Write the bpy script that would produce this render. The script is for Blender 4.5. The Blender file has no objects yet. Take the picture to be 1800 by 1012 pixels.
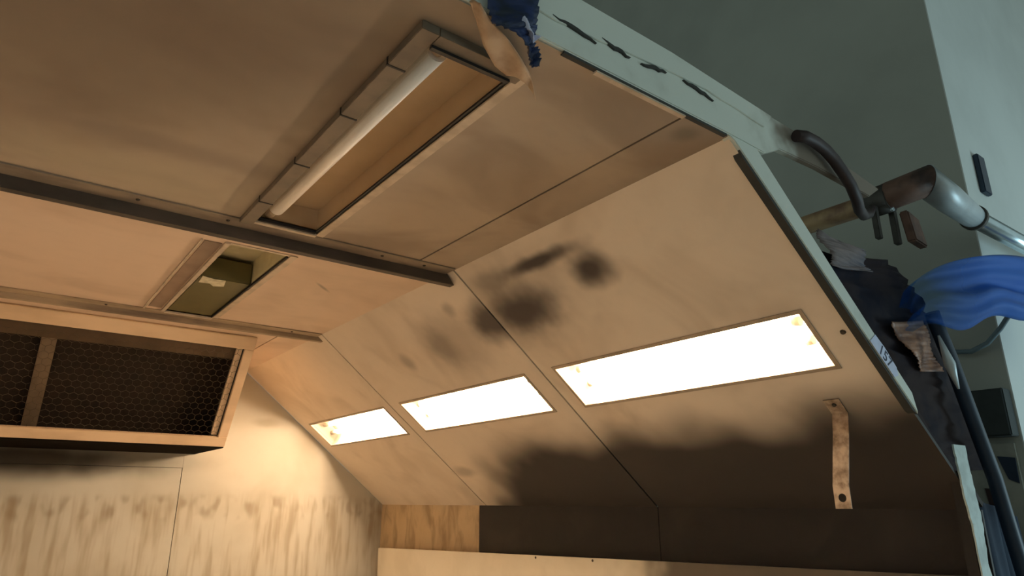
import bpy, bmesh, math, random
from mathutils import Vector, Matrix

random.seed(7)
Z0 = 1.5                      # eye height; geometry below is written relative to it, the floor lands on z = 0
sc = bpy.context.scene
C = sc.collection

# ------------------------------------------------------------------ camera
cam = bpy.data.cameras.new('camera')
cam.sensor_width = 36.0
cam.lens = 1182.0 / 1800.0 * 36.0
cam.clip_start = 0.02
camo = bpy.data.objects.new('camera', cam)
C.objects.link(camo)
camo.location = (0, 0, Z0)
camo.rotation_euler = (math.radians(90 + 17.56), 0, math.radians(-37.1))
sc.camera = camo

# ------------------------------------------------------------------ world, daylight, exposure
w = bpy.data.worlds.new('world')
sc.world = w
w.use_nodes = True
bg = w.node_tree.nodes['Background']
bg.inputs[0].default_value = (0.74, 0.92, 0.88, 1)
bg.inputs[1].default_value = 0.45

cool_light = bpy.data.lights.new('workshop_daylight', 'AREA')   # unseen area light, added for the cool daylight from the right
cool_light.shape = 'RECTANGLE'
cool_light.size, cool_light.size_y = 1.8, 1.6
cool_light.energy = 68
cool_light.color = (0.62, 0.90, 1.0)
cool_light_ob = bpy.data.objects.new('workshop_daylight', cool_light)
C.objects.link(cool_light_ob)
cool_light_ob.location = (6.2, -1.9, 0.75)
cool_light_ob.rotation_euler = (Vector((4.2, 1.2, 1.8)) - Vector(cool_light_ob.location)).to_track_quat('-Z', 'Y').to_euler()

sc.view_settings.view_transform = 'Standard'
sc.view_settings.look = 'None'
sc.view_settings.exposure = 0.0
sc.view_settings.gamma = 1.0
sc.view_settings.use_curve_mapping = False

TUBE_ON = 112.0                # radiance of the burning tubes
WARM = (1.0, 0.765, 0.54)

# ------------------------------------------------------------------ node helpers
class NT:
    def __init__(s, name):
        s.m = bpy.data.materials.new(name)
        s.m.use_nodes = True
        s.t = s.m.node_tree
        s.b = s.t.nodes['Principled BSDF']
        s._pos = None
    def n(s, kind, **kw):
        x = s.t.nodes.new(kind)
        for k, v in kw.items():
            setattr(x, k, v)
        return x
    def put(s, sock, v):
        if isinstance(v, bpy.types.NodeSocket):
            s.t.links.new(v, sock)
        elif isinstance(v, (tuple, list)) and len(v) == 3 and sock.type == 'RGBA':
            sock.default_value = (*v, 1)
        else:
            sock.default_value = v
    def pos(s):
        if s._pos is None:
            s._pos = s.n('ShaderNodeNewGeometry').outputs['Position']
        return s._pos
    def vm(s, op, a, b=None):
        x = s.n('ShaderNodeVectorMath', operation=op)
        s.put(x.inputs[0], a)
        if b is not None:
            s.put(x.inputs[1], b)
        return x.outputs['Value'] if op in ('DOT_PRODUCT', 'LENGTH') else x.outputs[0]
    def mt(s, op, a, b=0.0, c=0.0, clamp=False):
        x = s.n('ShaderNodeMath', operation=op, use_clamp=clamp)
        s.put(x.inputs[0], a); s.put(x.inputs[1], b); s.put(x.inputs[2], c)
        return x.outputs[0]
    def step(s, v, lo, hi):
        x = s.n('ShaderNodeMapRange', interpolation_type='SMOOTHSTEP')
        s.put(x.inputs[0], v)
        x.inputs[1].default_value, x.inputs[2].default_value = lo, hi
        return x.outputs[0]
    def noise(s, scale, detail=3.0, stretch=(1, 1, 1), rough=0.55, dist=0.0, off=(0, 0, 0)):
        v = s.vm('MULTIPLY', s.vm('ADD', s.pos(), off), stretch)
        x = s.n('ShaderNodeTexNoise')
        s.put(x.inputs['Vector'], v)
        x.inputs['Scale'].default_value = scale
        x.inputs['Detail'].default_value = detail
        x.inputs['Roughness'].default_value = rough
        x.inputs['Distortion'].default_value = dist
        return x.outputs[0]
    def mix(s, f, a, b, mode='MIX'):
        x = s.n('ShaderNodeMix', data_type='RGBA', blend_type=mode)
        s.put(x.inputs[0], f); s.put(x.inputs[6], a); s.put(x.inputs[7], b)
        return x.outputs[2]
    def bump(s, h, strength=0.2, dist=0.01):
        x = s.n('ShaderNodeBump')
        x.inputs['Strength'].default_value = strength
        x.inputs['Distance'].default_value = dist
        s.put(x.inputs['Height'], h)
        s.t.links.new(x.outputs[0], s.b.inputs['Normal'])
    def out(s, col, rough=0.5, metal=0.0, spec=0.4):
        s.put(s.b.inputs['Base Color'], col)
        s.put(s.b.inputs['Roughness'], rough)
        s.b.inputs['Metallic'].default_value = metal
        s.b.inputs['Specular IOR Level'].default_value = spec
        return s.m
    def blob(s, c, axes, warp=0.35, wscale=5.0):
        """mask 1 inside an ellipsoid-shaped spot at c (eye-relative); axes = [(unit vector, radius), ...]"""
        d = s.vm('SUBTRACT', s.pos(), (c[0], c[1], c[2] + Z0))
        acc = None
        for ax, r in axes:
            q = s.mt('DIVIDE', s.vm('DOT_PRODUCT', d, ax), r)
            q = s.mt('MULTIPLY', q, q)
            acc = q if acc is None else s.mt('ADD', acc, q)
        v = s.mt('SQRT', acc)
        v = s.mt('ADD', v, s.mt('MULTIPLY', s.mt('SUBTRACT', s.noise(wscale, 2.0), 0.5), warp * 2))
        x = s.step(v, 0.25, 1.25)
        return s.mt('SUBTRACT', 1.0, x)

def flat(name, col, rough=0.5, metal=0.0, spec=0.4, var=0.25, scale=9.0, dark=None, stretch=(1, 1, 1), bump=0.0):
    t = NT(name)
    d = dark or tuple(c * 0.55 for c in col)
    f = t.mt('MULTIPLY', t.step(t.noise(scale, 4.0, stretch), 0.35, 0.72), var * 2, clamp=True)
    if bump:
        t.bump(t.noise(scale * 3, 4.0, stretch), bump)
    return t.out(t.mix(f, col, d), rough, metal, spec)

# slope frame (right-hand sloping wall): s runs down the slope, n points into the booth
SA = (1.535, 1.0); SD = (0.779, -0.627); SN = (-0.627, -0.779)
def S(s, y, n=0.0):
    return (SA[0] + SD[0] * s + SN[0] * n, y, SA[1] + SD[1] * s + SN[1] * n)
AX_S = (SD[0], 0, SD[1]); AX_Y = (0, 1, 0); AX_X = (1, 0, 0); AX_Z = (0, 0, 1)

CREAM = (0.66, 0.585, 0.47)
DIRT = (0.31, 0.25, 0.19)
SOOT = (0.030, 0.026, 0.024)

def paint_base(t, base=CREAM, dirt=DIRT, amount=0.8, scale=2.2, stretch=(1, 1, 1), lo=0.42, hi=0.75):
    f = t.mt('MULTIPLY', t.step(t.noise(scale, 3.0, stretch, dist=0.6), lo, hi), amount)
    g = t.step(t.noise(scale * 7, 4.0, stretch, off=(3, 1, 7)), 0.45, 0.8)
    c = t.mix(f, base, dirt)
    return t.mix(t.mt('MULTIPLY', g, 0.12), c, dirt)

# ceiling, first bay: heavily yellowed and smoked
t = NT('ceiling_paint_smoked')
c = paint_base(t, (0.43, 0.34, 0.25), (0.27, 0.20, 0.145), 0.8, 1.7, (1, 1.3, 1), 0.40, 0.68)
c = t.mix(t.mt('MULTIPLY', t.blob((0.05, 1.35, 1.0), [(AX_X, .75), (AX_Y, .85)], .3, 2), .72), c, (0.155, 0.108, 0.072))
c = t.mix(t.mt('MULTIPLY', t.blob((0.30, 2.02, 1.0), [(AX_X, .42), (AX_Y, .07)], .5, 4), .35), c, (0.16, 0.12, 0.10))
c = t.mix(t.mt('MULTIPLY', t.blob((0.16, 2.28, 1.0), [(AX_X, .5), (AX_Y, .2)], .4, 3), .55), c, (0.47, 0.40, 0.28))
c = t.mix(t.mt('MULTIPLY', t.blob((1.42, 1.06, 1.0), [(AX_X, .05), (AX_Y, .045)], .2, 9), .7), c, (0.16, 0.13, 0.09))
MAT_CEIL1 = t.out(c, 0.55)
# ceiling, rear bays
t = NT('ceiling_paint')
c = paint_base(t, (0.74, 0.56, 0.42), (0.55, 0.395, 0.28), 0.7, 1.5, (1, 1.6, 1))
c = t.mix(t.mt('MULTIPLY', t.blob((1.16, 3.075, 1.0), [((.687, .727, 0), .085), ((-.727, .687, 0), .012)], .1, 9), .6), c, (0.2, 0.15, 0.1))
MAT_CEIL2 = t.out(c, 0.55)
# slope panels with overspray
def slope_mat(name, spots, base):
    t = NT(name)
    c = paint_base(t, base, (0.60, 0.485, 0.37), 0.75, 2.0)
    for (s, y, rs, ry, k) in spots:
        c = t.mix(t.mt('MULTIPLY', t.blob(S(s, y), [(AX_S, rs), (AX_Y, ry)], .32, 7), k), c, (0.095, 0.078, 0.068))
    p = t.vm('SUBTRACT', t.pos(), (SA[0], 0, SA[1] + Z0))
    sv = t.vm('DOT_PRODUCT', p, AX_S)
    yv = t.vm('DOT_PRODUCT', p, AX_Y)
    nz = t.mt('SUBTRACT', t.noise(2.4, 1.5), 0.5)
    down = t.step(t.mt('ADD', sv, t.mt('MULTIPLY', nz, 0.36)), 0.92, 1.26)
    lim = t.mt('SUBTRACT', yv, t.mt('MULTIPLY', t.mt('SUBTRACT', sv, 1.1), 1.15))
    lim = t.mt('ADD', lim, t.mt('MULTIPLY', nz, 0.9))
    side = t.mt('SUBTRACT', 1.0, t.step(lim, 2.95, 3.75))
    m = t.mt('MULTIPLY', t.mt('MULTIPLY', down, side), 0.97)
    c = t.mix(m, c, SOOT)
    return t.out(c, 0.6, spec=.2)
MAT_SLOPE1 = slope_mat('slope_paint_sprayed', [(.228, 1.773, .10, .125, 1.0), (.31, 2.27, .15, .25, 1.0), (.22, 2.25, .32, .42, .38), (.12, 1.98, .042, .27, 1.0),
                                        (.12, 2.3, .07, .14, .45)], (0.86, 0.73, 0.585))
MAT_SLOPE2 = slope_mat('slope_paint', [(.31, 2.50, .15, .19, .95), (.36, 2.9, .24, .34, .35), (.36, 3.0, .15, .13, .4), (.17, 2.72, .05, .05, .4),
                                    (.38, 3.42, .08, .07, .4), (1.3, 3.9, .06, .15, .4)], (0.80, 0.68, 0.55))
# right wall: blackened front panels, tan rear panel
t = NT('wall_paint_blackened')
c = paint_base(t, SOOT, (0.05, 0.042, 0.035), 0.6, 2.5)
MAT_WBLACK = t.out(c, 0.6, spec=0.25)
t = NT('wall_paint_tan')
c = paint_base(t, (0.62, 0.47, 0.29), (0.33, 0.23, 0.13), 0.85, 5.0, (1, 1.6, .7))
MAT_WTAN = t.out(c, 0.55)
# back wall with runs of old paint
t = NT('back_wall_paint')
c = paint_base(t, (0.55, 0.515, 0.43), (0.42, 0.38, 0.295), 0.6, 1.6)
zv = t.vm('DOT_PRODUCT', t.vm('SUBTRACT', t.pos(), (0, 0, Z0)), AX_Z)
runs = t.step(t.noise(15.0, 2.0, (1, 1, .13)), 0.42, 0.70)
band = t.mt('MULTIPLY', t.step(zv, 0.10, -0.06), 0.55)
c = t.mix(t.mt('MULTIPLY', runs, band), c, (0.27, 0.19, 0.10))
row = t.mt('MULTIPLY', t.step(zv, 0.06, 0.0), t.step(zv, -0.16, -0.08))
spots = t.step(t.noise(12.0, 1.0, (1, 1, .55)), 0.46, 0.68)
c = t.mix(t.mt('MULTIPLY', t.mt('MULTIPLY', row, spots), .5), c, (0.22, 0.15, 0.08))
c = t.mix(t.mt('MULTIPLY', t.blob((0.1, 5.60, .27), [(AX_X, 1.15), (AX_Z, .15)], .25, 4), 1.0), c, (0.05, 0.04, 0.026))  # shade under the extract box, painted into the wall colour
c = t.mix(t.mt('MULTIPLY', t.blob((1.75, 5.60, .60), [(AX_X, .12), (AX_Z, .045)], .35, 6), .4), c, (0.25, 0.20, 0.11))
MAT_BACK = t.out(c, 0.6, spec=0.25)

MAT_LEFT = flat('left_wall_paint', (0.80, 0.74, 0.66), 0.55, var=.35, scale=2)
MAT_FLOOR = flat('floor_concrete', (0.58, 0.54, 0.47), 0.7, var=.4, scale=3)
MAT_GAP = flat('gap_dark', (0.030, 0.020, 0.014), 0.8, var=.2)
MAT_FLANGE = flat('fixture_flange_paint', (0.62, 0.50, 0.37), 0.5, var=.3, scale=14, dark=(0.33, 0.25, 0.17))
MAT_FLANGE_D = flat('fixture_flange_grimy', (0.19, 0.145, 0.10), 0.55, var=.4, scale=12, dark=(0.13, 0.10, 0.07))
MAT_BEZEL = flat('bezel_paint', (0.50, 0.385, 0.27), .55, var=.3, scale=10)
MAT_SHADE_STRIP = flat('brown_shade_strip', (0.30, 0.205, 0.14), .6, var=.4, scale=6, dark=(.2, .13, .09))  # dark tone of the shadow band beside the rear ceiling light
MAT_REFL = flat('reflector_white', (0.86, 0.80, 0.70), 0.35, var=.06)
MAT_REFL_OLD = flat('reflector_yellowed', (0.66, 0.49, 0.31), 0.4, var=.3, scale=4, dark=(0.5, 0.35, 0.2))
MAT_GASKET = flat('gasket_black', (0.012, 0.009, 0.007), 0.6, var=.2)
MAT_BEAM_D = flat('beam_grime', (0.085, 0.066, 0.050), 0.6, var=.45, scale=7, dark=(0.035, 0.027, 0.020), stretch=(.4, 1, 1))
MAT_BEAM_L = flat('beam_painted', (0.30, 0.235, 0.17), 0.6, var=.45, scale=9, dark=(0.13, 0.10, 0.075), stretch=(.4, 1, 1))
MAT_BEAM2 = flat('beam_tan', (0.44, 0.33, 0.22), 0.6, var=.45, scale=7, dark=(0.17, 0.12, 0.085), stretch=(.4, 1, 1))
MAT_BOX = flat('extract_box_paint', (0.78, 0.57, 0.37), 0.5, var=.35, scale=5, dark=(0.55, 0.38, 0.23), stretch=(.4, 1, 1))
MAT_BOX_IN = flat('extract_box_inside', (0.10, 0.062, 0.03), 0.7, var=.4, scale=4)
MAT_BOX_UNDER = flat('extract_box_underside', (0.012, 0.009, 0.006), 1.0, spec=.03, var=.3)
MAT_FILTER = flat('filter_dark', (0.024, 0.014, 0.008), 0.9, var=.4, scale=12)
MAT_WIRE = flat('wire_steel', (0.085, 0.058, 0.03), 0.7, .1, var=.3, scale=20)
MAT_OLIVE = flat('ballast_olive', (0.135, 0.115, 0.040), 0.5, var=.2, scale=6)
MAT_PAPER = flat('paper_label', (0.72, 0.66, 0.48), 0.7, var=.35, scale=30, dark=(0.4, .34, .2))
MAT_PLATE = flat('reflector_plate_cream', (0.72, 0.64, 0.42), 0.4, var=.25, scale=9, dark=(.5, .42, .24))
MAT_STRAP = flat('strap_steel', (0.52, 0.43, 0.34), 0.38, .75, var=.5, scale=24, dark=(0.2, .15, .11))
MAT_FRAME = None
t = NT('frame_pale_green')
f1 = t.step(t.noise(5.0, 4.0, (1, 1, 1)), 0.5, 0.72)
c = t.mix(t.mt('MULTIPLY', f1, .5), (0.66, 0.69, 0.62), (0.38, 0.38, 0.32))
xv = t.vm('DOT_PRODUCT', t.pos(), AX_X)
end = t.step(t.mt('ADD', xv, t.mt('MULTIPLY', t.mt('SUBTRACT', t.noise(6, 3.0), .5), .5)), 1.70, 1.90)
zlow = t.step(t.vm('DOT_PRODUCT', t.pos(), AX_Z), Z0 + 0.98, Z0 + 1.04)
c = t.mix(t.mt('MULTIPLY', t.mt('MULTIPLY', end, zlow), .9), c, (0.125, 0.082, 0.05))
MAT_FRAME = t.out(c, .55)
MAT_CRACK = flat('crack_dark', (0.05, 0.05, 0.045), .8)
MAT_POST = flat('post_flaked_white', (0.55, 0.64, 0.62), 0.6, var=.3, scale=16, dark=(.3, .35, .33))
MAT_RUST = flat('rusty_steel', (0.19, 0.105, 0.075), 0.6, .15, var=.5, scale=8, dark=(.05, .034, .03))
MAT_RUSTY2 = flat('tarnished_brass', (0.46, 0.31, 0.16), 0.5, .2, var=.5, scale=9, dark=(.2, .11, .07))
MAT_CLAMP = flat('clamp_iron', (0.085, 0.078, 0.068), .55, .4, var=.4, scale=12)
MAT_RUBBER = flat('hose_rubber', (0.042, 0.026, 0.026), .55, var=.3, scale=12)
MAT_NAVY = flat('navy_rubber', (0.018, 0.034, 0.060), .5, var=.3, scale=8)
MAT_CABLE = flat('cable_grey', (0.13, 0.19, 0.22), .5, var=.2)
MAT_ZINC = flat('galvanised_steel', (0.50, 0.56, 0.58), .42, .35, var=.3, scale=10, dark=(.36, .42, .45))
MAT_CHROME = flat('polished_steel', (0.66, 0.80, 0.86), .22, .7, var=.15, scale=14)
MAT_WALL_O = flat('workshop_wall_grey', (0.38, 0.395, 0.35), .8, var=.15, scale=1.2)
MAT_WALL_L = flat('workshop_wall_pale', (0.62, 0.66, 0.64), .8, var=.12, scale=1.5)
MAT_CEIL_O = flat('workshop_ceiling', (0.20, 0.20, 0.17), .9, var=.15, scale=1)
MAT_NAVYCLOTH = flat('navy_cloth', (0.020, 0.038, 0.070), .85, var=.4, scale=5, dark=(.008, .014, .03))
MAT_BROWNFILM = flat('dark_film', (0.042, 0.029, 0.029), .85, spec=.1, var=.5, scale=7, dark=(.018, .015, .022))
MAT_COPPER = flat('copper_tape', (0.36, 0.17, 0.09), .5, .1, var=.5, scale=18, dark=(.14, .065, .045))
MAT_PINK = flat('pinkish_cloth', (0.24, 0.19, 0.18), .8, var=.3, scale=10)
MAT_BOARD = flat('dark_board', (0.028, 0.036, 0.036), .7, var=.3, scale=10)
MAT_PALEBOARD = flat('pale_board', (0.30, 0.31, 0.27), .8, var=.3, scale=6)
MAT_BLUETAPE = flat('blue_tape', (0.022, 0.038, 0.115), .4, var=.5, scale=25, dark=(.02, .028, .045))
MAT_MASK = flat('masking_paper', (0.47, 0.34, 0.22), .6, var=.45, scale=11, dark=(.28, .17, .10))
t = NT('white_panel_paint')
c = paint_base(t, (0.72, 0.64, 0.50), (0.55, 0.47, 0.34), .4, 3.0)
yv = t.vm('DOT_PRODUCT', t.pos(), AX_Y)
so = t.step(t.mt('ADD', yv, t.mt('MULTIPLY', t.mt('SUBTRACT', t.noise(5.0, 2.0), .5), .9)), 2.75, 2.2)
MAT_WHITEPANEL = t.out(t.mix(t.mt('MULTIPLY', so, .92), c, (0.06, .047, .035)), .5)
MAT_STICKER = flat('sticker_white', (0.62, 0.66, 0.86), .5, var=.12, scale=20)
MAT_INK = flat('ink_dark', (0.03, 0.035, 0.07), .6, var=.1)
MAT_SCREW = flat('screw_head', (0.07, 0.055, 0.04), .5, .4, var=.3, scale=40)

t = NT('tube_lit')
t.b.inputs['Emission Color'].default_value = (*WARM, 1)
t.b.inputs['Emission Strength'].default_value = TUBE_ON
MAT_TUBE_ON = t.out((.9, .8, .65), .4)
MAT_TUBE_OFF = flat('tube_unlit', (0.95, 0.88, 0.80), .3, var=.05)

def glass(name, tint=(1, 1, 1), gloss=0.05, rough=.08):
    m = bpy.data.materials.new(name); m.use_nodes = True
    nt = m.node_tree; nt.nodes.clear()
    o = nt.nodes.new('ShaderNodeOutputMaterial'); mx = nt.nodes.new('ShaderNodeMixShader')
    a = nt.nodes.new('ShaderNodeBsdfTransparent'); b = nt.nodes.new('ShaderNodeBsdfGlossy')
    a.inputs[0].default_value = (*tint, 1); b.inputs['Roughness'].default_value = rough
    mx.inputs[0].default_value = gloss
    nt.links.new(a.outputs[0], mx.inputs[1]); nt.links.new(b.outputs[0], mx.inputs[2]); nt.links.new(mx.outputs[0], o.inputs[0])
    return m
MAT_GLASS = glass('lamp_glass', (.97, .95, .92), .04)
def film(name, col, trans):
    m = bpy.data.materials.new(name); m.use_nodes = True
    nt = m.node_tree; nt.nodes.clear()
    o = nt.nodes.new('ShaderNodeOutputMaterial'); mx = nt.nodes.new('ShaderNodeMixShader')
    a = nt.nodes.new('ShaderNodeBsdfTransparent'); b = nt.nodes.new('ShaderNodeBsdfPrincipled')
    a.inputs[0].default_value = (.75, .88, 1, 1)
    b.inputs['Base Color'].default_value = (*col, 1); b.inputs['Roughness'].default_value = .5; b.inputs['Specular IOR Level'].default_value = .15
    g = nt.nodes.new('ShaderNodeNewGeometry'); sx = nt.nodes.new('ShaderNodeSeparateXYZ'); mr = nt.nodes.new('ShaderNodeMapRange')
    nt.links.new(g.outputs['Position'], sx.inputs[0]); nt.links.new(sx.outputs[0], mr.inputs[0])
    mr.inputs[1].default_value = 2.5; mr.inputs[2].default_value = 3.15; mr.inputs[3].default_value = .06; mr.inputs[4].default_value = 1 - trans
    nt.links.new(mr.outputs[0], mx.inputs[0])
    nt.links.new(a.outputs[0], mx.inputs[1]); nt.links.new(b.outputs[0], mx.inputs[2]); nt.links.new(mx.outputs[0], o.inputs[0])
    return m
MAT_BLUEFILM = film('blue_plastic_film', (0.006, 0.115, 0.50), .12)

# ------------------------------------------------------------------ mesh helpers
IDF = lambda u, v, w_: (u, v, w_)
class MB:
    def __init__(s):
        s.v = []; s.f = []; s.sm = []
    def quad(s, *pts, smooth=False):
        i = len(s.v); s.v += [tuple(p) for p in pts]; s.f.append(tuple(range(i, i + len(pts)))); s.sm.append(smooth)
        return s
    def hexa(s, p):     # 8 points: bottom loop 0-3, top loop 4-7
        i = len(s.v); s.v += [tuple(q) for q in p]
        for f in ((0, 3, 2, 1), (4, 5, 6, 7), (0, 1, 5, 4), (1, 2, 6, 5), (2, 3, 7, 6), (3, 0, 4, 7)):
            s.f.append(tuple(i + k for k in f)); s.sm.append(False)
        return s
    def box(s, u0, u1, v0, v1, w0, w1, fr=IDF):
        return s.hexa([fr(u0, v0, w0), fr(u1, v0, w0), fr(u1, v1, w0), fr(u0, v1, w0),
                       fr(u0, v0, w1), fr(u1, v0, w1), fr(u1, v1, w1), fr(u0, v1, w1)])
    def plate(s, u0, u1, v0, v1, w0, w1, fr=IDF, hole=None):
        if not hole:
            return s.box(u0, u1, v0, v1, w0, w1, fr)
        a, b, c_, d = hole
        o = [(u0, v0), (u1, v0), (u1, v1), (u0, v1)]; h = [(a, c_), (b, c_), (b, d), (a, d)]
        i = len(s.v)
        for ww in (w0, w1):
            s.v += [fr(*p, ww) for p in o] + [fr(*p, ww) for p in h]
        for k in range(4):
            j = (k + 1) % 4
            for q in ((k, j, 4 + j, 4 + k), (8 + j, 8 + k, 12 + k, 12 + j), (k, 8 + k, 8 + j, j), (4 + k, 4 + j, 12 + j, 12 + k)):
                s.f.append(tuple(i + x for x in q)); s.sm.append(False)
        return s
    def prism(s, poly, a, b, fr):     # polygon in (u,v), extruded w from a to b
        n = len(poly); i = len(s.v)
        s.v += [fr(u, v, a) for u, v in poly] + [fr(u, v, b) for u, v in poly]
        s.f.append(tuple(i + k for k in range(n))[::-1]); s.f.append(tuple(i + n + k for k in range(n))); s.sm += [False, False]
        for k in range(n):
            j = (k + 1) % n
            s.f.append((i + k, i + j, i + n + j, i + n + k)); s.sm.append(False)
        return s
    def tube(s, pts, r, seg=14, caps=True):
        pts = [Vector(p) for p in pts]; n = len(pts)
        rr = r if isinstance(r, (list, tuple)) else [r] * n
        up = None; i0 = len(s.v)
        for k, p in enumerate(pts):
            d = (pts[min(k + 1, n - 1)] - pts[max(k - 1, 0)]).normalized()
            if up is None:
                up = Vector((0, 0, 1)) if abs(d.z) < .9 else Vector((1, 0, 0))
            a = d.cross(up).normalized(); up = a.cross(d).normalized(); b = up
            for q in range(seg):
                an = 2 * math.pi * q / seg
                s.v.append(tuple(p + a * (math.cos(an) * rr[k]) + b * (math.sin(an) * rr[k])))
        for k in range(n - 1):
            for q in range(seg):
                z = (q + 1) % seg
                s.f.append((i0 + k * seg + q, i0 + k * seg + z, i0 + (k + 1) * seg + z, i0 + (k + 1) * seg + q)); s.sm.append(True)
        if caps:
            s.f.append(tuple(i0 + q for q in range(seg))[::-1]); s.sm.append(False)
            s.f.append(tuple(i0 + (n - 1) * seg + q for q in range(seg))); s.sm.append(False)
        return s
    def sheet(s, nu, nv, fn, thick=0.002):   # thin curved sheet with real thickness
        i0 = len(s.v)
        P = [[Vector(fn(u / nu, v / nv)) for v in range(nv + 1)] for u in range(nu + 1)]
        N = []
        for u in range(nu + 1):
            for v in range(nv + 1):
                du = P[min(u + 1, nu)][v] - P[max(u - 1, 0)][v]; dv = P[u][min(v + 1, nv)] - P[u][max(v - 1, 0)]
                nn = du.cross(dv); N.append(nn.normalized() if nn.length > 1e-9 else Vector((0, -1, 0)))
        for side in (0, 1):
            k = 0
            for u in range(nu + 1):
                for v in range(nv + 1):
                    s.v.append(tuple(P[u][v] + N[k] * (thick * (side - .5)))); k += 1
        m = (nu + 1) * (nv + 1); idx = lambda u, v, sd: i0 + sd * m + u * (nv + 1) + v
        for u in range(nu):
            for v in range(nv):
                s.f.append((idx(u, v, 1), idx(u + 1, v, 1), idx(u + 1, v + 1, 1), idx(u, v + 1, 1)))
                s.f.append((idx(u, v, 0), idx(u, v + 1, 0), idx(u + 1, v + 1, 0), idx(u + 1, v, 0))); s.sm += [True, True]
        for u in range(nu):
            for v in (0, nv):
                s.f.append((idx(u, v, 0), idx(u + 1, v, 0), idx(u + 1, v, 1), idx(u, v, 1))); s.sm.append(False)
        for v in range(nv):
            for u in (0, nu):
                s.f.append((idx(u, v, 0), idx(u, v + 1, 0), idx(u, v + 1, 1), idx(u, v, 1))); s.sm.append(False)
        return s
    def build(s, name, mat, parent=None, base=None, bevel=0.0):
        root = Vector((0, 0, 0))
        if parent is not None:
            root = Vector(parent['_w'])
        elif base is not None:
            root = Vector((base[0], base[1], base[2] + Z0))
        me = bpy.data.meshes.new(name)
        me.from_pydata([(x - root.x, y - root.y, z + Z0 - root.z) for x, y, z in s.v], [], s.f)
        me.polygons.foreach_set('use_smooth', s.sm)
        bm = bmesh.new(); bm.from_mesh(me); bmesh.ops.recalc_face_normals(bm, faces=bm.faces)
        if bevel:
            es = [e for e in bm.edges if len(e.link_faces) == 2 and e.calc_face_angle(0) > .6]
            bmesh.ops.bevel(bm, geom=es, offset=bevel, segments=2, affect='EDGES', clamp_overlap=True)
        bm.to_mesh(me); bm.free()
        me.materials.append(mat)
        o = bpy.data.objects.new(name, me); C.objects.link(o)
        if parent is not None:
            o.parent = parent
        else:
            o.location = root
        o['_w'] = tuple(root)
        return o

def thing(name, label, cat, base, group=None):
    o = bpy.data.objects.new(name, None); C.objects.link(o)
    o.empty_display_size = .1
    o.location = (base[0], base[1], base[2] + Z0); o['_w'] = tuple(o.location)
    o['label'] = label; o['category'] = cat
    if group: o['group'] = group
    return o
def tag(o, label, cat, group=None):
    o['label'] = label; o['category'] = cat
    if group: o['group'] = group
    return o
def struct(o, label=None):
    o['kind'] = 'structure'
    if label: o['label'] = label
    return o
def sroot(name, base=(0, 0, 0), label=None):
    o = bpy.data.objects.new(name, None); C.objects.link(o); o.empty_display_size = .1
    o.location = (base[0], base[1], base[2] + Z0); o['_w'] = tuple(o.location)
    return struct(o, label)

YO, YB = 0.99, 5.60           # opening plane and back wall
YS1, YS2 = 2.47, 4.02         # cross seams
XW = 2.815; ZF = -0.03        # right wall, its upper fold
XF = 1.535                    # ceiling fold
XL = -1.10                    # left wall
FZ = -Z0                      # floor
G = 0.004

# ------------------------------------------------------------------ setting: workshop
struct(MB().box(-7, 9, -7, 9, FZ - .1, FZ).build('floor', MAT_FLOOR), 'concrete workshop and booth floor')
struct(MB().box(-7, 9, -7, 9, 5.2, 5.3).build('ceiling_workshop', MAT_CEIL_O), 'dark workshop ceiling above the spray booth')
struct(MB().box(4.0, 4.12, 1.17, 9, FZ, 5.2).build('wall_right_workshop', MAT_WALL_O), 'dark grey workshop wall in the gap beside the booth')
struct(MB().box(4.0, 9, 1.164, 1.17, FZ, 5.2).build('wall_front_workshop', MAT_WALL_L), 'pale blue lit workshop wall at the right edge')

# ------------------------------------------------------------------ setting: booth shell, panel by panel
L1 = (.63, .865, 1.14, 2.415)      # ceiling fixture openings (x0,x1,y0,y1)
L2 = (.63, .87, 2.74, 3.99)
ceil = sroot('ceiling', (0, 3.3, 1.0), 'smoke stained panel ceiling of the spray booth')
def cpanel(x0, x1, y0, y1, mat, hole=None):
    MB().plate(x0 + G, x1 - G, y0 + G, y1 - G, 1.0, 1.014, IDF, hole).build('panel', mat, ceil)
cpanel(XL, 0.0, YO, YS1, MAT_CEIL1)
cpanel(0.0 - 2 * G, 1.345, YO, YS1, MAT_CEIL1, (L1[0], L1[1], L1[2], L1[3]))
cpanel(1.345, XF + .004, YO, YS1, MAT_CEIL1)
cpanel(XL, 0.0, YS1, YS2, MAT_CEIL2)
cpanel(0.0 - 2 * G, XF + .004, YS1, YS2, MAT_CEIL2, (L2[0], L2[1], L2[2], L2[3]))
cpanel(XL, 0.0, YS2, YB, MAT_CEIL2)
cpanel(0.0 - 2 * G, 1.33, YS2, YB, MAT_CEIL2)
cpanel(1.33, XF + .004, YS2, YB, MAT_CEIL2)
b = MB()
for x in (1.345,): b.box(x - .03, x + .03, YO, YS1, 1.0145, 1.03)
b.box(1.30, 1.36, YS2, YB, 1.0145, 1.03)
for y in (YS1, YS2):
    b.box(XL, .55, y - .02, y + .02, 1.0145, 1.03); b.box(.95, XF, y - .02, y + .02, 1.0145, 1.03); b.box(.55, .95, y - .008, y + .008, 1.0145, 1.03)
b.build('seam_backing', MAT_GAP, ceil)

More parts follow.
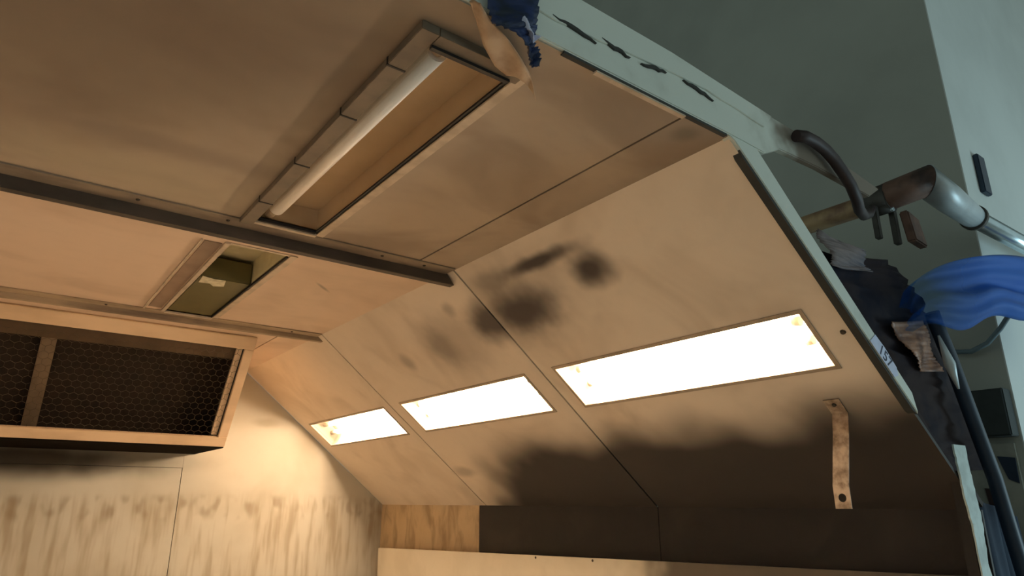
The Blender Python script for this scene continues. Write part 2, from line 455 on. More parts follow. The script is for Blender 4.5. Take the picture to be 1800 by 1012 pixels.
SR = (0.655, 0.895)                # lamp window on the slope (s range)
LY = ((1.135, 2.365), (2.605, 3.875), (4.125, 5.42))
SL = 1.643
slope = sroot('wall_right_slope', S(.8, 3.3), 'sloping right-hand wall carrying three lit lamps')
for k, (y0, y1, mat) in enumerate(((YO, YS1, MAT_SLOPE1), (YS1, YS2, MAT_SLOPE2), (YS2, YB, MAT_SLOPE2))):
    MB().plate(0, SL, y0 + .006, y1 - .006, -.014, 0, lambda u, v, w_: S(u, v, w_), (SR[0], SR[1], LY[k][0], LY[k][1])).build('panel', mat, slope)
b = MB()
for y in (YS1, YS2):
    b.box(0, SL, y - .03, y + .03, -.03, -.0145, lambda u, v, w_: S(u, v, w_))
b.box(SL - .05, SL + .01, YO, YB, -.04, -.02, lambda u, v, w_: S(u, v, w_))
b.box(-.02, .04, YO, YB, -.04, -.0145, lambda u, v, w_: S(u, v, w_))
b.build('seam_backing', MAT_GAP, slope)

wr = sroot('wall_right', (XW, 3.3, FZ), 'right-hand wall of the booth, blackened towards the opening')
YW = 4.10
MB().box(XW, XW + .014, YO, 2.47 - G, FZ, ZF).build('panel', MAT_WBLACK, wr)
MB().box(XW, XW + .014, 2.47 + .001, YW - G, FZ, ZF).build('panel', MAT_WBLACK, wr)
MB().box(XW, XW + .014, YW + G, YB, FZ, ZF).build('panel', MAT_WTAN, wr)
MB().box(XW + .0145, XW + .03, YW - .03, YW + .03, FZ, ZF).build('seam_backing', MAT_GAP, wr)

wb = sroot('wall_back', (0, YB, FZ), 'cream back wall with runs of old paint')
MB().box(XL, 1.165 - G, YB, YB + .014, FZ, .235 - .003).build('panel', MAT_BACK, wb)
ztop = lambda x: 1.0 if abs(x) <= XF else 1.0 - (abs(x) - XF) * .627 / .779
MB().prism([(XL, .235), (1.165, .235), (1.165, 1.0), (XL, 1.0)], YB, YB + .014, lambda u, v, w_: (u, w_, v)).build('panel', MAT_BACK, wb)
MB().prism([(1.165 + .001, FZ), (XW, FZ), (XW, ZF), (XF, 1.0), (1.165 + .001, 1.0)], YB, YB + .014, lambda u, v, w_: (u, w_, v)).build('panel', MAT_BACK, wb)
MB().box(XL, XF, YB + .0145, YB + .03, FZ, 1.0).build('seam_backing', MAT_GAP, wb)

struct(MB().box(XL - .014, XL, YO, YB, FZ, 1.0).build('wall_left', MAT_LEFT), 'left-hand wall of the booth')  # out of view; set close and pale to bounce light onto the slope

# ------------------------------------------------------------------ opening frame (trim)
YFr = 0.985
t1 = sroot('trim_1', (0.5, YFr, 1.0), 'pale green flaking header beam over the booth opening')
XZ = lambda u, v, w_: (u, w_, v)
MB().prism([(-2.3, 1.004), (1.521, 1.004), (1.60, 1.003), (1.70, 1.0), (1.79, 1.043), (2.02, 1.052), (2.36, 1.045), (2.45, 1.10), (2.0, 1.145),
            (1.69, 1.152), (1.29, 1.176), (.95, 1.172), (-2.3, 1.172)], YFr, YFr + .022, XZ).build('beam_face', MAT_FRAME, t1, bevel=.003)
# flaked ridge where the cover strip laps the beam
rng = random.Random(3)
ridge = [(-2.3, 1.095)]
x = -2.0
while x < 1.72:
    ridge.append((x, 1.085 + .02 * math.sin(x * 5 + 1) + rng.uniform(-.008, .008))); x += .07
MB().prism(ridge + [(1.76, 1.146), (1.29, 1.170), (-2.3, 1.168)], YFr - .005, YFr, XZ).build('thin_strip', MAT_FRAME, t1, bevel=.0008)
b = MB()
for (xa, za, xb, zb) in ((.86, 1.078, 1.0, 1.066), (1.02, 1.088, 1.12, 1.075), (1.16, 1.078, 1.26, 1.094), (1.33, 1.098, 1.46, 1.086)):
    n = 7; up = []; dn = []
    for k in range(n + 1):
        q = k / n; px = xa + (xb - xa) * q; pz = za + (zb - za) * q + rng.uniform(-.003, .003); hw = .0045 * math.sin(math.pi * q) + .0006
        up.append((px, pz + hw)); dn.append((px, pz - hw))
    b.prism(dn + up[::-1], YFr - .0062, YFr - .0002, XZ)
b.build('crack', MAT_CRACK, t1)
MB().box(.90, 1.52, YFr + .003, YFr + .016, .997, 1.0035).build('sealant_bead', MAT_CRACK, t1)
MB().box(1.0, 1.33, YFr - .002, YFr + .012, .985, .990).build('sealant_bead', MAT_FLANGE, t1)

SF = lambda u, v, w_: (SA[0] + SD[0] * u - SN[0] * v, w_, SA[1] + SD[1] * u - SN[1] * v)   # u down slope, v outwards, w = y
t2 = sroot('trim_2', SF(.8, .02, YFr), 'pale angle iron edging the sloping wall at the opening')
MB().prism([(-.008, -.004), (.02, .004), (1.16, .004), (1.10, .045), (.60, .060), (.0955, .081)], YFr, YFr + .03, SF).build('edge_strip', MAT_FRAME, t2, bevel=.002)
MB().prism([(.07, -.006), (1.13, -.007), (1.16, .0035), (.05, .0035)], YFr + .004, YFr + .03, SF).build('sealant_bead', MAT_CRACK, t2)
MB().prism([(1.16, .004), (1.36, .003), (1.36, .02), (1.10, .045)], YFr + .012, YFr + .03, SF).build('edge_strip', MAT_BROWNFILM, t2, bevel=.002)

t3 = sroot('trim_3', (2.74, YFr, FZ), 'flaking white post at the right of the booth opening')
def flaky(xl, xr, z0, z1, amp, seed, n=26):
    r = random.Random(seed); L = []; R = []
    for k in range(n + 1):
        q = k / n; z = z0 + (z1 - z0) * q
        L.append((xl(z) + r.uniform(-amp, amp), z)); R.append((xr(z) + r.uniform(-amp, amp), z))
    return L + R[::-1]
MB().box(2.70, 2.79, YFr + .006, YFr + .04, FZ, .10).build('post_core', MAT_WBLACK, t3)
MB().prism(flaky(lambda z: 2.675 + (.188 - z) * .05 + max(0, .02 - z) * .16, lambda z: 2.775 + min(0, (z - .10)) * -.12 - max(0, -.06 - z) * .25, -.20, .188, .004, 4), YFr, YFr + .006, XZ).build('paint_layer', MAT_POST, t3)
MB().prism(flaky(lambda z: 2.695 - max(0, z + .25) * .02, lambda z: 2.71 + max(0, min(.06, (-.05 - z) * .32)), FZ, -.075, .003, 5, 50), YFr - .005, YFr, XZ).build('paint_layer', MAT_POST, t3)

# ------------------------------------------------------------------ lamps on the slope
def slope_lamp(k, label):
    y0, y1 = LY[k]; s0, s1 = SR
    F = lambda u, v, w_: S(u, v, w_)
    th = thing('slope_lamp', label, 'lamp', S((s0 + s1) / 2, (y0 + y1) / 2, -.10), 'lit lamps in the sloping wall')
    i0, i1, j0, j1 = s0 + .03, s1 - .03, y0 + .05, y1 - .05; D = -.10
    b = MB()     # tray of the housing: four flared sides and a back, closed outside
    b.hexa([F(s0, y0, -.016), F(s1, y0, -.016), F(i1, j0, D), F(i0, j0, D), F(s0, y0 - .004, -.016), F(s1, y0 - .004, -.016), F(i1, j0 - .004, D), F(i0, j0 - .004, D)])
    b.hexa([F(s0, y1, -.016), F(s1, y1, -.016), F(i1, j1, D), F(i0, j1, D), F(s0, y1 + .004, -.016), F(s1, y1 + .004, -.016), F(i1, j1 + .004, D), F(i0, j1 + .004, D)])
    b.hexa([F(s0, y0, -.016), F(s0, y1, -.016), F(i0, j1, D), F(i0, j0, D), F(s0 - .004, y0, -.016), F(s0 - .004, y1, -.016), F(i0 - .004, j1, D), F(i0 - .004, j0, D)])
    b.hexa([F(s1, y0, -.016), F(s1, y1, -.016), F(i1, j1, D), F(i1, j0, D), F(s1 + .004, y0, -.016), F(s1 + .004, y1, -.016), F(i1 + .004, j1, D), F(i1 + .004, j0, D)])
    b.box(i0 - .005, i1 + .005, j0 - .005, j1 + .005, D - .006, D, F)
    b.build('reflector', MAT_REFL, th)
    for s in (s0 + .075, s1 - .075):
        tb = MB().tube([F(s, j0 + .03, -.062), F(s, j1 - .03 - (.09 if k == 2 else 0), -.062)], .017, 12).build('tube', MAT_TUBE_ON, th)
        for ya, yb in ((j0 + .002, j0 + .0295), (j1 - .0295 - (.09 if k == 2 else 0), j1 - .002)):
            MB().tube([F(s, ya, -.062), F(s, yb, -.062)], .018, 12).build('lamp_holder', MAT_REFL, tb)
    MB().box(s0 + .002, s1 - .002, y0 + .002, y1 - .002, -.012, -.008, F).build('glass_pane', MAT_GLASS, th)
    b = MB().plate(s0 - .016, s1 + .016, y0 - .016, y1 + .016, .0005, .004, F, (s0, s1, y0, y1))
    b.build('bezel', MAT_BEZEL, th)
    return th
slope_lamp(0, 'longest-looking lit lamp in the sloping wall, nearest the opening')
slope_lamp(1, 'middle of the three lit lamps in the sloping wall')
slope_lamp(2, 'smallest-looking lit lamp in the sloping wall, next to the back wall')

# ------------------------------------------------------------------ ceiling fixtures
def ceiling_fixture(L, label, far):
    x0, x1, y0, y1 = L
    th = thing('ceiling_light', label, 'ceiling light', ((x0 + x1) / 2, (y0 + y1) / 2, 1.0), 'unlit lights in the booth ceiling')
    Z1 = 1.095 if not far else 1.13
    b = MB()
    b.box(x0 - .004, x0, y0 - .004, y1 + .004, 1.0, Z1); b.box(x1, x1 + .004, y0 - .004, y1 + .004, 1.0, Z1)
    b.box(x0, x1, y0 - .004, y0, 1.0, Z1); b.box(x0, x1, y1, y1 + .004, 1.0, Z1); b.box(x0 - .004, x1 + .004, y0 - .004, y1 + .004, Z1, Z1 + .004)
    b.build('housing', MAT_REFL_OLD if not far else MAT_PLATE, th)
    H = .022 if not far else .010                 # flange rail depth below the ceiling
    MB().box(x0 - (.05 if not far else .024), x0 - .004, y0 - (.05 if not far else .022), y1 + (.02 if not far else .0), 1 - H, .9995).build('flange_rail', MAT_FLANGE_D if not far else MAT_FLANGE, th, bevel=.0015)
    MB().box(x1 + .004, x1 + .036, y0 - .02, y1 + (.02 if not far else .0), 1 - .005, .9995).build('flange_rail', MAT_FLANGE, th, bevel=.0015)
    MB().box(x0 - .0035, x1 + (.0035 if not far else .03), y0 - (.05 if not far else .022), y0 - .004, 1 - (H if not far else .003), .9995).build('flange_rail', MAT_FLANGE_D if not far else MAT_FLANGE, th, bevel=.001)
    MB().box(x0 - .0035, x1 + .0035, y1 + .002, y1 + .022, 1 - .012, .9995).build('flange_rail', MAT_FLANGE, th, bevel=.0015)
    return th
lf1 = ceiling_fixture(L1, 'long unlit ceiling light with bare tubes, in the front ceiling bay', False)
x0, x1, y0, y1 = L1
for (xx, zz) in ((.677, 1.025),):
    tb = MB().tube([(xx, y0 + .055, zz), (xx, y1 - .09, zz)], .029, 20).build('tube', MAT_TUBE_OFF, lf1)
    for ya, yb in ((y0 + .004, y0 + .0545), (y1 - .0895, y1 - .004)):
        MB().tube([(xx, ya, zz), (xx, yb, zz)], .016, 14).build('lamp_holder', MAT_FLANGE, tb)
MB().box(x1 - .008, x1 - .0005, y0 + .006, y1 - .006, .998, 1.004).build('gasket', MAT_GASKET, lf1)
MB().box(x0 + .012, x1 - .0085, y1 - .014, y1 - .002, .992, 1.004).build('gasket', MAT_GASKET, lf1)
MB().box(x0 - .0035, x1 - .02, y0 - .014, y0 - .002, .970, .9775).build('gasket', MAT_GASKET, lf1)
MB().box(x0 + .001, x1 - .009, y0 + .001, y1 - .015, 1.004, 1.008).build('glass_pane', MAT_GLASS, lf1)
# joints between the lengths of the left rail
for yy in (1.25, 1.52, 1.86, 2.2):
    MB().box(x0 - .0515, x0 - .0035, yy, yy + .006, .9765, .9992).build('rail_joint', MAT_GASKET, lf1)

lf2 = ceiling_fixture(L2, 'short-looking unlit ceiling light with an olive ballast box, behind the dark beam', True)
x0, x1, y0, y1 = L2
bb = MB().box(x0 + .004, x1 - .004, 3.26, y1 - .004, 1.004, 1.11).build('ballast_box', MAT_OLIVE, lf2, bevel=.004)
MB().prism([(.645, 3.25), (.70, 3.27), (.752, 3.262), (.768, 3.36), (.725, 3.385), (.70, 3.35), (.652, 3.36)], 1.0015, 1.0038, IDF).build('paper_label', MAT_PAPER, bb)
MB().box(x1 - .006, x1 - .0005, y0 + .006, y1 - .006, .993, 1.003).build('gasket', MAT_GASKET, lf2)
MB().box(x0 - .112, x0 - .104, y0, y1, .992, .9995).build('edge_bead', MAT_FLANGE, lf2)
MB().box(x0 - .095, x0 - .030, y0 + .01, y1 - .05, .9965, .9995).build('thin_strip', MAT_SHADE_STRIP, lf2)  # flat brown strip standing in for the shadow band left of the rail

# ------------------------------------------------------------------ ceiling beams
def beam(y, d, fl, xe, mf, ml, label, screws):
    th = thing('ceiling_beam', label, 'beam', (0, y, 1.0), 'cross beams under the booth ceiling')
    MB().box(XL + .002, xe - .03, y, y + fl, .994, .9995).build('flange', mf, th, bevel=.001)
    # web hangs from the back of the flange; the far end is cut on the slope
    yz0, yz1 = y + fl + .0005, y + fl + .040
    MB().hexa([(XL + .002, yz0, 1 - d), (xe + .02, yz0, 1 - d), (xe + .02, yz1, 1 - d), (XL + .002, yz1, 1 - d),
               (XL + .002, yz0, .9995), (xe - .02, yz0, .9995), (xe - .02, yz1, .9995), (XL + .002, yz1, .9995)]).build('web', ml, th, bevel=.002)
    for sx in screws:
        MB().tube([(sx, y + fl * .45, .994), (sx, y + fl * .45, .9895)], [.0075, .005], 10).build('screw', MAT_SCREW, th)
    return th
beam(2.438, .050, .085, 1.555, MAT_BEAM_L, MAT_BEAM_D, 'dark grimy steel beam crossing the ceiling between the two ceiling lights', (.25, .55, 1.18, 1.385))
beam(3.995, .030, .085, 1.56, MAT_BEAM2, MAT_BEAM2, 'tan steel beam crossing the ceiling just in front of the extract box', (.35, 1.35))

# ------------------------------------------------------------------ extract box on the back wall
XB = 1.235; XBL = -1.09
dT = (0.588, -0.809); nT = (-0.809, -0.588)      # down the sloping face / out of it (y,z)
def BF(u, v, w_): return (u, 4.32 + dT[0] * v + nT[0] * w_, 1.0 + dT[1] * v + nT[1] * w_)
eb = thing('extract_box', 'tan metal extraction box with sloping wire-mesh front on the back wall', 'extractor', (0, 5.2, .34))
MB().box(XBL, XB, 0.012, .10, -.02, 0, BF).build('frame_rail', MAT_BOX, eb, bevel=.003)
MB().box(XBL, XB, .745, .816, -.02, 0, BF).build('frame_rail', MAT_BOX, eb, bevel=.003)
MB().box(1.178, XB, .1005, .7445, -.02, 0, BF).build('frame_stile', MAT_BOX, eb, bevel=.003)
MB().box(XBL, XBL + .057, .1005, .7445, -.02, 0, BF).build('frame_stile', MAT_BOX, eb, bevel=.003)
YZ = lambda u, v, w_: (w_, u, v)
side = [(4.34, .995), (YB - .002, .995), (YB - .002, .345), (4.81, .345)]
MB().prism(side, XB - .012, XB - .001, YZ).build('side_panel', MAT_BOX, eb)
MB().prism(side, XBL + .001, XBL + .012, YZ).build('side_panel', MAT_BOX, eb)
MB().box(XBL + .001, XB - .001, 4.815, YB - .002, .335, .3445).build('underside', MAT_BOX_UNDER, eb)
MB().box(1.137, 1.172, .102, .743, -.05, -.028, BF).build('inner_stile', MAT_BOX, eb)
MB().box(1.1725, 1.1775, .102, .743, -.05, -.022, BF).build('gasket', MAT_GASKET, eb)
fl = MB().box(XBL + .02, XB - .02, .20, .97, -.27, -.25, BF).build('filter_pad', MAT_FILTER, eb)
MB().box(XBL + .02, XB - .10, .115, .20, -.24, -.05, BF).build('inner_lintel', MAT_BOX_IN, eb)
MB().box(.118, .195, .205, .90, -.235, -.215, BF).build('divider', flat('divider_metal', (.20, .14, .085), .6, var=.3), eb)
b = MB()     # hexagonal wire netting
r = .027; dx = r * math.sqrt(3); wr_ = .0007
def wire(a, c_):
    ax, ay = a; cx, cy = c_
    l = math.hypot(cx - ax, cy - ay); px, py = -(cy - ay) / l * wr_, (cx - ax) / l * wr_
    b.hexa([BF(ax - px, ay - py, -.012), BF(cx - px, cy - py, -.012), BF(cx + px, cy + py, -.012), BF(ax + px, ay + py, -.012),
            BF(ax - px, ay - py, -.010), BF(cx - px, cy - py, -.010), BF(cx + px, cy + py, -.010), BF(ax + px, ay + py, -.010)])
row = 0; v = .10
while v < .75:
    x = -1.03 + (dx / 2 if row % 2 else 0)
    while x < 1.18:
        top = (x, v); l_ = (x - dx / 2, v + r / 2); r_ = (x + dx / 2, v + r / 2)
        for p, q in ((l_, top), (top, r_), (r_, (r_[0], r_[1] + r))):
            if max(p[1], q[1]) < .752 and max(p[0], q[0]) < 1.176:
                wire(p, q)
        x += dx
    v += 1.5 * r; row += 1
wm = b.build('wire_mesh', MAT_WIRE, eb); wm['kind'] = 'stuff'

# ------------------------------------------------------------------ hanging strap
st = thing('metal_strap', 'bent steel strap with a hole, hanging off the dark sloping wall', 'strap', (2.40, 1.245, .28))
b = MB()
top = S(1.045, 0, .001); bend = S(1.118, 0, .002)
prof = [(top[0], top[2], 1.228), (bend[0], bend[2], 1.230), (2.395, .225, 1.233), (2.399, .05, 1.262)]
ye = lambda q: q
hw = .029; th_ = .003
for k in range(3):
    (xa, za, ya), (xb, zb, yb) = prof[k], prof[k + 1]
    b.hexa([(xa, ya - hw, za), (xa, ya + hw, za), (xb, yb + hw, zb), (xb, yb - hw, zb),
            (xa - th_, ya - hw, za - (th_ if k == 0 else 0)), (xa - th_, ya + hw, za - (th_ if k == 0 else 0)), (xb - th_, yb + hw, zb), (xb - th_, yb - hw, zb)])
# lower tongue with a round hole
zc, yc, rh = .010, 1.262, .0145
nseg = 24; rim = []; outer = []
zt, zb_ = .05, -.026
angs = [2 * math.pi * k / nseg for k in range(nseg)] + [math.atan2(dz, dy) % (2 * math.pi) for dz in (zt - zc, zb_ - zc) for dy in (hw, -hw)]
angs.sort(); nseg = len(angs)
for a in angs:
    cy, sz = math.cos(a), math.sin(a)
    m = min(hw / max(abs(cy), 1e-6), ((zt - zc) if sz > 0 else (zc - zb_)) / max(abs(sz), 1e-6))
    rim.append((yc + rh * cy, zc + rh * sz)); outer.append((yc + m * cy, zc + m * sz))
for k in range(nseg):
    j = (k + 1) % nseg
    P = [outer[k], outer[j], rim[j], rim[k]]
    b.hexa([(2.399, p[0], p[1]) for p in P] + [(2.396, p[0], p[1]) for p in P])
b.build('strap_body', MAT_STRAP, st)
hd = S(1.07, 1.228, .004)
MB().tube([hd, S(1.07, 1.228, .010)], [.009, .006], 10).build('bolt', MAT_SCREW, st)

# bolt heads on the slope panel near the opening
tag(MB().tube([S(.764, 1.042, .0), S(.764, 1.042, .006)], [.010, .007], 10).build('bolt_head', MAT_SCREW, base=S(.764, 1.042)), 'small dark bolt head right of the longest lit lamp', 'bolt')

# ------------------------------------------------------------------ white board leaning along the right wall
wp = thing('white_board', 'long cream board standing along the foot of the blackened right wall', 'board', (2.72, 3.2, FZ))
MB().hexa([(2.74, 1.03, FZ), (2.74, 5.42, FZ), (2.76, 5.42, FZ), (2.76, 1.03, FZ),
           (2.71, 1.03, -.243), (2.71, 5.42, -.370), (2.73, 5.42, -.370), (2.73, 1.03, -.243)]).build('board', MAT_WHITEPANEL, wp)
for yy in (2.86, 3.35):
    zz = -.243 - (yy - 1.03) * .127 / 4.39 - .012
    MB().tube([(2.7115, yy, zz), (2.708, yy, zz)], .007, 8).build('screw', MAT_SCREW, wp)

# ------------------------------------------------------------------ number sticker
sk = thing('number_sticker', 'white sticker numbered 157 on the pale sloping edge strip', 'sticker', SF(.90, .03, YFr))
MB().prism([(.822, .003), (.838, .050), (.90, .054), (.985, .047), (1.005, .028), (.985, .003)], YFr - .0022, YFr - .0006, SF).build('sticker_sheet', MAT_STICKER, sk)
cu = bpy.data.curves.new('lettering', 'FONT'); cu.body = '157'; cu.size = .056; cu.align_x = 'CENTER'; cu.align_y = 'CENTER'; cu.extrude = .0004
tmp = bpy.data.objects.new('tmp', cu); C.objects.link(tmp)
me = bpy.data.meshes.new_from_object(tmp.evaluated_get(bpy.context.evaluated_depsgraph_get()))
bpy.data.objects.remove(tmp)
me.name = 'lettering'; me.materials.append(MAT_INK)
o = bpy.data.objects.new('lettering', me); C.objects.link(o); o.parent = sk
pc = Vector(SF(.915, .026, YFr - .0028)); pc.z += Z0
ux = Vector((SD[0], 0, SD[1])); uy = Vector((-SN[0], 0, -SN[1])); un = ux.cross(uy)
M = Matrix((ux, uy, un)).transposed().to_4x4()
o.matrix_local = Matrix.Translation(pc - Vector(sk['_w'])) @ M

# ------------------------------------------------------------------ blue tape and torn masking paper at the header
bt = thing('blue_tape', 'torn dark blue tape hanging from the header above the ceiling light', 'tape', (.74, .97, 1.05))
def ribbon(name, left, right, y, mat, parent, seed, amp=.006, thick=.0015):
    rr = random.Random(seed); n = len(left) - 1
    jit = [[rr.uniform(-amp, amp) for _ in range(7)] for _ in range(41)]
    def lerp(L, q):
        k = min(int(q * n), n - 1); f = q * n - k
        return L[k][0] + (L[k + 1][0] - L[k][0]) * f, L[k][1] + (L[k + 1][1] - L[k][1]) * f
    def fn(u, v_):
        a = lerp(left, u); c_ = lerp(right, u)
        return (a[0] + (c_[0] - a[0]) * v_, y + jit[int(u * 40)][int(v_ * 6)] + .01 * math.sin(u * 7 + v_ * 4), a[1] + (c_[1] - a[1]) * v_)
    return MB().sheet(40, 6, fn, thick).build(name, mat, parent)
ribbon('tape_strip', [(.655, 1.18), (.665, 1.0), (.68, .955), (.715, .948), (.748, .93), (.768, .91), (.782, .895)],
       [(.80, 1.18), (.79, 1.05), (.79, 1.0), (.792, .975), (.790, .955), (.795, .93), (.790, .888)], .955, MAT_BLUETAPE, bt, 2)
ribbon('frayed_edge', [(.735, .985), (.755, .96), (.778, .945)], [(.742, .988), (.762, .966), (.786, .955)], .945, MAT_STICKER, bt, 5, .001)
mp = thing('masking_paper', 'torn brown masking paper stuck over the corner of the front ceiling light', 'paper', (.80, 1.05, .97))
PL = [(.615, .958), (.653, .994), (.715, 1.052), (.780, 1.098), (.829, 1.119), (.849, 1.104), (.874, 1.105), (.933, 1.139)]
PR = [(.634, .944), (.684, .981), (.755, 1.009), (.806, 1.033), (.850, 1.061), (.881, 1.086), (.907, 1.110), (.939, 1.141)]
def paper(u, v_):
    k = min(int(u * 7), 6); f = u * 7 - k
    ax = PL[k][0] + (PL[k + 1][0] - PL[k][0]) * f; ay = PL[k][1] + (PL[k + 1][1] - PL[k][1]) * f
    bx = PR[k][0] + (PR[k + 1][0] - PR[k][0]) * f; by = PR[k][1] + (PR[k + 1][1] - PR[k][1]) * f
    return (ax + (bx - ax) * v_, ay + (by - ay) * v_, .974 + .004 * math.sin(u * 13 + v_ * 5) - .010 * u * u * v_)
MB().sheet(42, 8, paper, .0012).build('paper_sheet', MAT_MASK, mp)

# ------------------------------------------------------------------ pipework outside the booth
pr = thing('pipe_run', 'rusty pipe with a mitred elbow turning into a bright steel tube', 'pipe', (3.12, 1.2, 1.27))
MB().tube([(3.1, 3.4, 1.335), (3.1, 1.30, 1.335)], .048, 20).build('rusty_pipe', MAT_RUSTY2, pr)
b = MB().tube([(3.1, 1.30, 1.337), (3.1, 1.20, 1.343), (3.1, 1.05, 1.352)], [.060, .066, .068], 24)
for q in range(48, 72):
    vx, vy, vz = b.v[q]; b.v[q] = (vx, 1.051 + (vx - 3.1), vz)
b.build('sleeve', MAT_RUST, pr)
b = MB().tube([(3.1, 1.05, 1.352), (3.32, 1.05, 1.335), (3.60, 1.05, 1.312)], [.070, .066, .054], 24)
for q in range(24):
    vx, vy, vz = b.v[q]; b.v[q] = (3.1 + (vy - 1.05), vy - .001, vz)
b.build('elbow', MAT_ZINC, pr)
MB().tube([(3.595, 1.05, 1.312), (3.62, 1.05, 1.312)], .062, 22).build('collar', MAT_CLAMP, pr)
MB().tube([(3.615, 1.05, 1.312), (5.2, 1.0, 1.300)], .044, 22).build('steel_tube', MAT_CHROME, pr)

pc_ = thing('pipe_clamp', 'dark iron clamp with hanging legs gripping the rusty pipe', 'clamp', (3.1, 1.255, 1.20))
MB().tube([(3.1, 1.305, 1.335), (3.1, 1.205, 1.335)], .074, 8).build('clamp_band', MAT_CLAMP, pc_, bevel=.004)
MB().box(3.02, 3.05, 1.245, 1.27, 1.13, 1.29).build('leg', MAT_CLAMP, pc_, bevel=.003)
MB().box(3.13, 3.165, 1.215, 1.24, 1.12, 1.29).build('leg', MAT_CLAMP, pc_, bevel=.003)
MB().hexa([(3.18, 1.16, 1.13), (3.30, 1.16, 1.12), (3.30, 1.20, 1.12), (3.18, 1.20, 1.13), (3.14, 1.16, 1.27), (3.25, 1.16, 1.25), (3.25, 1.20, 1.25), (3.14, 1.20, 1.27)]).build('lug', MAT_RUST, pc_, bevel=.006)
MB().tube([(3.07, 1.20, 1.262), (3.07, 1.188, 1.262)], .010, 8).build('bolt', MAT_CHROME, pc_)

hs = MB().tube([(1.86, .964, 1.105), (1.90, .955, 1.112), (1.96, .955, 1.114), (2.02, .955, 1.105), (2.07, .955, 1.085), (2.115, .955, 1.055), (2.165, .957, 1.02), (2.22, .97, .99), (2.34, 1.02, 1.0), (2.60, 1.12, 1.08), (2.84, 1.20, 1.18), (2.99, 1.25, 1.262)], .0195, 12).build('rubber_hose', MAT_RUBBER, base=(2.3, 1.0, .98))
tag(hs, 'dark rubber hose sagging from the header end to the pipe clamp', 'hose')

# dark film sheet hung outside the slope
df = thing('dark_film', 'crumpled dark plastic film hanging outside the sloping edge strip', 'plastic film', (2.7, 1.08, .2))
ribbon('film_sheet', [(2.02, .79), (2.20, .66), (2.38, .50), (2.52, .33), (2.66, .19), (2.80, .10)],
       [(2.55, .86), (2.78, .78), (2.93, .60), (3.05, .42), (3.14, .26), (3.20, .12)], 1.055, MAT_BROWNFILM, df, 11, .012)
ct = thing('copper_tape', 'copper brown crumpled tape lump beside the numbered sticker', 'tape', (2.66, 1.03, .45))
ribbon('tape_wad', [(2.44, .60), (2.50, .54), (2.56, .49), (2.62, .445)], [(2.68, .64), (2.74, .57), (2.77, .51), (2.78, .46)], 1.02, MAT_COPPER, ct, 13, .003)
pk = thing('pale_rag', 'small dull pink rag tucked behind the edge strip under the pipe', 'rag', (2.2, 1.04, .78))
ribbon('rag_cloth', [(2.05, .86), (2.08, .80), (2.12, .745)], [(2.34, .85), (2.36, .80), (2.37, .77)], 1.035, MAT_PINK, pk, 17, .006)
ps = MB().tube([(2.66, .96, .57), (2.71, .96, .47), (2.745, .96, .385)], [.004, .020, .004], 10).build('pale_rod', MAT_ZINC, base=(2.74, .96, .38))
tag(ps, 'short pale metal sliver beside the copper tape', 'rod')
nh = MB().tube([(2.75, 1.0, .68), (2.772, 1.0, .63), (2.835, 1.0, .52), (2.895, 1.0, .385), (2.96, 1.0, .24), (3.033, 1.0, .08), (3.085, 1.0, -.125), (3.125, 1.0, -.27), (3.16, 1.0, -.6), (3.18, 1.0, -1.0), (3.2, 1.0, -1.495)], .026, 14).build('navy_hose', MAT_NAVY, base=(3.2, 1.0, FZ))
tag(nh, 'thick navy hose running down outside the booth post', 'hose')
nc = thing('navy_curtain', 'dark navy curtain hanging at the bottom right beside the white post', 'curtain', (3.3, 1.14, FZ))
def curt(u, v_):
    x = 2.90 + u * .75 + (1 - v_) * .10; z = -1.49 + v_ * (1.56 - .16 * u)
    return (x, 1.14 + .020 * math.sin(u * 21) + .010 * math.sin(u * 47 + v_ * 3), z)
MB().sheet(48, 14, curt, .003).build('cloth', MAT_NAVYCLOTH, nc)

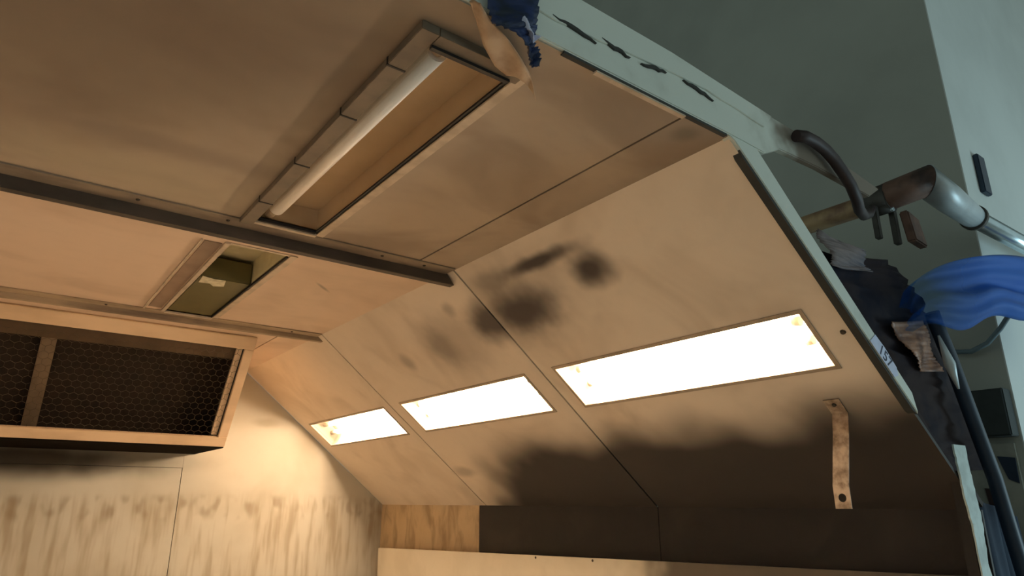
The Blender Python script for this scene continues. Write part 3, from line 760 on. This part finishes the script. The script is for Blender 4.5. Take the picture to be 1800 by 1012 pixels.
bf = thing('blue_film', 'translucent blue plastic film draped below the bright steel tube', 'plastic film', (3.3, .9, .6))
def blue(u, v_):
    x = 2.30 + u * 1.85
    zt_ = .62 + .55 * u ** .6
    zb = .52 + .24 * min(1, u * 1.6) + .02 * math.sin(u * 17)
    return (x, .90 + .020 * math.sin(v_ * 9 + u * 5) + .010 * math.sin(v_ * 23 + u * 3), zb + (zt_ - zb) * v_)
MB().sheet(40, 24, blue, .002).build('film_sheet', MAT_BLUEFILM, bf)

cb = MB().tube([(3.94, 1.47, .86), (3.95, 1.42, .79), (3.95, 1.36, .745), (3.95, 1.29, .735), (3.95, 1.21, .765), (3.95, 1.14, .83), (3.945, 1.08, .90), (3.94, 1.06, .98), (3.97, 1.03, 1.05), (4.3, 1.0, 1.08)], .013, 10).build('grey_cable', MAT_CABLE, base=(3.95, 1.29, .72))
tag(cb, 'grey cable drooping in a loop against the pale wall corner', 'cable')
db = thing('dark_panel_box', 'dark square box fixed on the grey wall below the cable loop', 'box', (3.95, 1.25, .30))
MB().box(3.90, 3.998, 1.175, 1.345, .30, .53).build('box_body', MAT_BOARD, db, bevel=.004)
MB().box(3.893, 3.8995, 1.18, 1.34, .305, .525).build('cover', MAT_BOARD, db, bevel=.002)
sw = MB().box(4.20, 4.30, 1.135, 1.1635, 1.66, 1.90).build('blue_switch', MAT_NAVY, base=(4.28, 1.09, 1.63), bevel=.005)
tag(sw, 'dark blue switch box on the pale wall at the right edge', 'switch')
pbk = thing('pale_pinboard', 'pale board with dark scraps on the wall below the dark box', 'board', (3.97, 1.4, -.4))
MB().box(3.975, 3.998, 1.20, 1.75, -.5, .27).build('board', MAT_PALEBOARD, pbk)
MB().prism([(1.205, .20), (1.28, .21), (1.25, .10), (1.21, .08)], 3.968, 3.9745, YZ).build('scrap', MAT_NAVYCLOTH, pbk)
MB().prism([(1.27, .05), (1.36, .06), (1.35, -.08), (1.28, -.06)], 3.968, 3.9745, YZ).build('scrap', MAT_BROWNFILM, pbk)

for o in bpy.data.objects:
    if '_w' in o: del o['_w']
